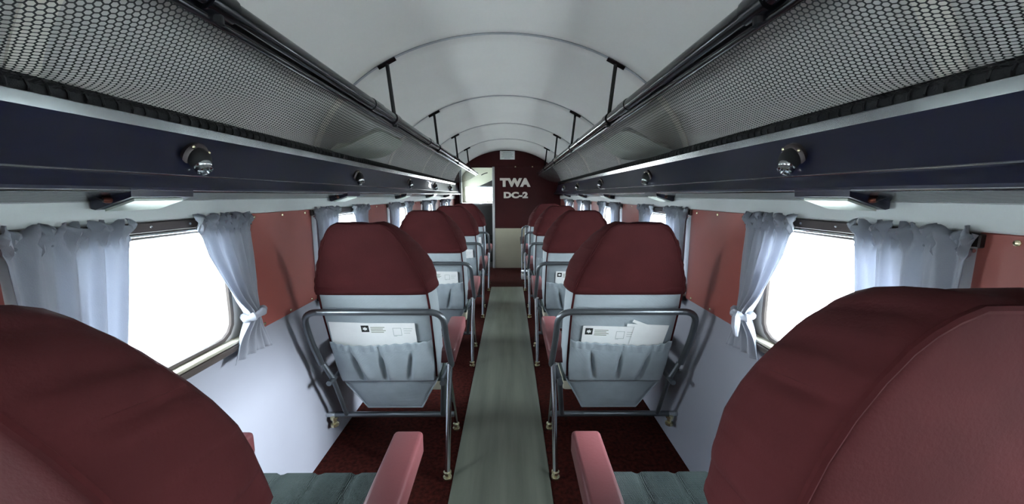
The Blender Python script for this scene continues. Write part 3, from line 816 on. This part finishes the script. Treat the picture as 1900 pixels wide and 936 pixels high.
SX = .475
PITCH = 1.02
ROWLAB = {-1: ['left foreground seat with maroon head cover, cut off by the picture edge',
               'nearest whole grey seat with maroon head cover, left of the aisle',
               'second whole grey seat with maroon head cover, left of the aisle',
               'third whole grey seat with maroon head cover, left of the aisle',
               'farthest left grey seat with maroon head cover, beside the doorway'],
          1: ['right foreground seat with broad maroon head cover, cut off by the picture edge',
              'nearest whole grey seat right of the aisle, folded papers in its pocket',
              'second whole grey seat with maroon head cover, right of the aisle',
              'third whole grey seat with maroon head cover, right of the aisle',
              'fourth whole grey seat with maroon head cover, right of the aisle']}
BARY = {-1: [.40, 1.402, 2.43, 3.45, 4.47], 1: [.40, 1.402, 2.43, 3.45, 4.47]}
SEATS = {}
protoL = make_seat(-1); protoR = make_seat(1)
for side, proto in ((-1, protoL), (1, protoR)):
    for k in range(5):
        if k == 0:
            s_ = make_seat(1, .03, dy=-.10, du=-.032, lift=.007, mix=.7) if side == 1 else make_seat(-1, .24, dy=-.10, du=-.004, lift=.010, mix=.75)
        else:
            s_ = proto if k == 1 else copy_tree(proto)
        s_.location = (side * SX, BARY[side][k] - .0, 0)
        tag(s_, ROWLAB[side][k], 'seat', 'cabin seats with maroon head covers')
        SEATS[(side, k)] = s_
ff = make_seat(1, .30, cover=False); ff.location = (SX - .01, 5.33, 0)
tag(ff, 'frontmost right seat without head cover, low grey back against the bulkhead', 'seat')

# ------------------------------------------------------------------ papers in the pockets
def paper(name, side, k, u0, h0, w, h, label, cat, d=.0055, tilt=0.0, printed=True, group=None, mat_=None):
    """w to the right of the viewer; u0,h0 lower left corner as the viewer sees it"""
    S = Seat(side)
    root = empty(name, (side * SX, BARY[side][k], 0)); tag(root, label, cat, group)
    ct, st = math.cos(tilt), math.sin(tilt)
    def L(a, b, dd):          # a to the right in view, b up
        xx = u0 + a * ct - b * st; hh = h0 + a * st + b * ct
        p = S.P(0, hh, -d - dd); return (xx, p[1], p[2])
    def quad(a0, a1, b0, b1, d0, d1):
        vs = [L(a, b, dd) for dd in (d0, d1) for (a, b) in ((a0, b0), (a1, b0), (a1, b1), (a0, b1))]
        return vs, [(0, 1, 2, 3), (7, 6, 5, 4), (0, 4, 5, 1), (1, 5, 6, 2), (2, 6, 7, 3), (3, 7, 4, 0)]
    MB().add(*quad(0, w, 0, h, 0, .0012)).build('sheet', mat_ or M['paper'], root, smooth=False)
    if printed:
        e = .036 * h / .15; s0 = w * .045; tp = h - .010
        MB().add(*quad(s0, s0 + .030, tp - .030, tp, .0012, .0016)).build('emblem', M['ink'], root, smooth=False)
        cx, cy = s0 + .015, tp - .015
        pts = []
        for q in range(12):
            rr = .0105 if q % 2 == 0 else .0062
            a = 2 * PI * q / 12 + .4; pts.append(L(cx + rr * 1.05 * math.cos(a), cy + rr * .85 * math.sin(a), .0020))
        o = MB().add(pts, [tuple(range(12))]).build('emblem_mark', M['paper'], root, smooth=False)
        for q in range(4): MB().add(*quad(s0 + .037, s0 + .037 + (.055, .048, .058, .050)[q], tp - .010 - .0075 * q, tp - .0072 - .0075 * q, .0012, .0015)).build('text_line', M['inkgreen'], root, smooth=False)
        if w > .16:
            for (a0, a1, b0, b1) in ((.60, .75, .045, .0465), (.60, .75, .012, .0135), (.60, .607, .012, .0465), (.743, .75, .012, .0465), (.60, .66, .049, .0505)):
                MB().add(*quad(w * a0, w * a1, tp - b1, tp - b0, .0012, .0015)).build('printed_box', M['inkgrey'], root, smooth=False)
            for q in range(3): MB().add(*quad(w * .79, w * (.95, .93, .90)[q], tp - .016 - .010 * q, tp - .0145 - .010 * q, .0012, .0015)).build('text_line', M['inkgrey'], root, smooth=False)
    return root
# u is measured in x from the seat centre (left seat and right seat both to the viewer's right)
paper('safety_card', -1, 1, -.085, .505, .222, .152, 'white printed card with black emblem in the nearest left seat pocket', 'card', d=.0125)
paper('blank_card', -1, 1, -.205, .512, .16, .150, 'blank white card tucked left of the printed card, nearest left seat', 'card', d=.0095, tilt=-.04, printed=False)
paper('safety_card', 1, 1, -.155, .500, .225, .142, 'white printed card with black emblem in the nearest right seat pocket', 'card', d=.0095, tilt=-.03)
fp = paper('folded_paper', 1, 1, .035, .508, .135, .140, 'white folded papers sticking out of the nearest right seat pocket', 'paper', d=.0125, tilt=-.12, printed=False)
S1 = Seat(1)
def strip_(a, b, wd, dd):
    (ua, ha), (ub, hb) = a, b; dx, dz = ub - ua, hb - ha; Ln = math.hypot(dx, dz); nx_, nz_ = -dz / Ln * wd / 2, dx / Ln * wd / 2
    vs = []
    for q in (dd, dd + .0015):
        for (u, h) in ((ua + nx_, ha + nz_), (ub + nx_, hb + nz_), (ub - nx_, hb - nz_), (ua - nx_, ha - nz_)):
            p = S1.P(0, h, -q); vs.append((u, p[1], p[2]))
    return vs, [(0, 1, 2, 3), (7, 6, 5, 4), (0, 4, 5, 1), (1, 5, 6, 2), (2, 6, 7, 3), (3, 7, 4, 0)]
MB().add(*strip_((.020, .648), (.185, .640), .012, .0150)).build('folded_edge', M['paper'], fp, smooth=False)
MB().add(*strip_((.040, .668), (.110, .640), .012, .0170)).build('folded_edge', M['paper'], fp, smooth=False)
for side in (-1, 1):
    for k in (2, 3, 4):
        nm = 'left' if side < 0 else 'right'; w = ('', '', 'second', 'third', 'last')[k]
        paper('safety_card', side, k, (-.06 if side < 0 else -.145) + .004 * k, .503, .215, .150, 'white printed card in the pocket of the %s %s seat' % (w, nm), 'card', d=.0100, tilt=.01 * (k - 3))

# small white case on the floor by the last right seat
cs = empty('white_case', (.262, 5.16, 0)); tag(cs, 'small white case on the carpet by the frontmost right seat', 'case')
MB().bbox(-.07, .07, -.05, .05, .0, .085, r=.006).build('case_body', M['paper'], cs)
MB().bbox(-.072, .072, -.052, .052, .088, .115, r=.006).build('case_lid', M['paper'], cs)
MB().bbox(-.012, .012, -.058, -.050, .07, .10, r=.002).build('latch', M['ink'], cs)
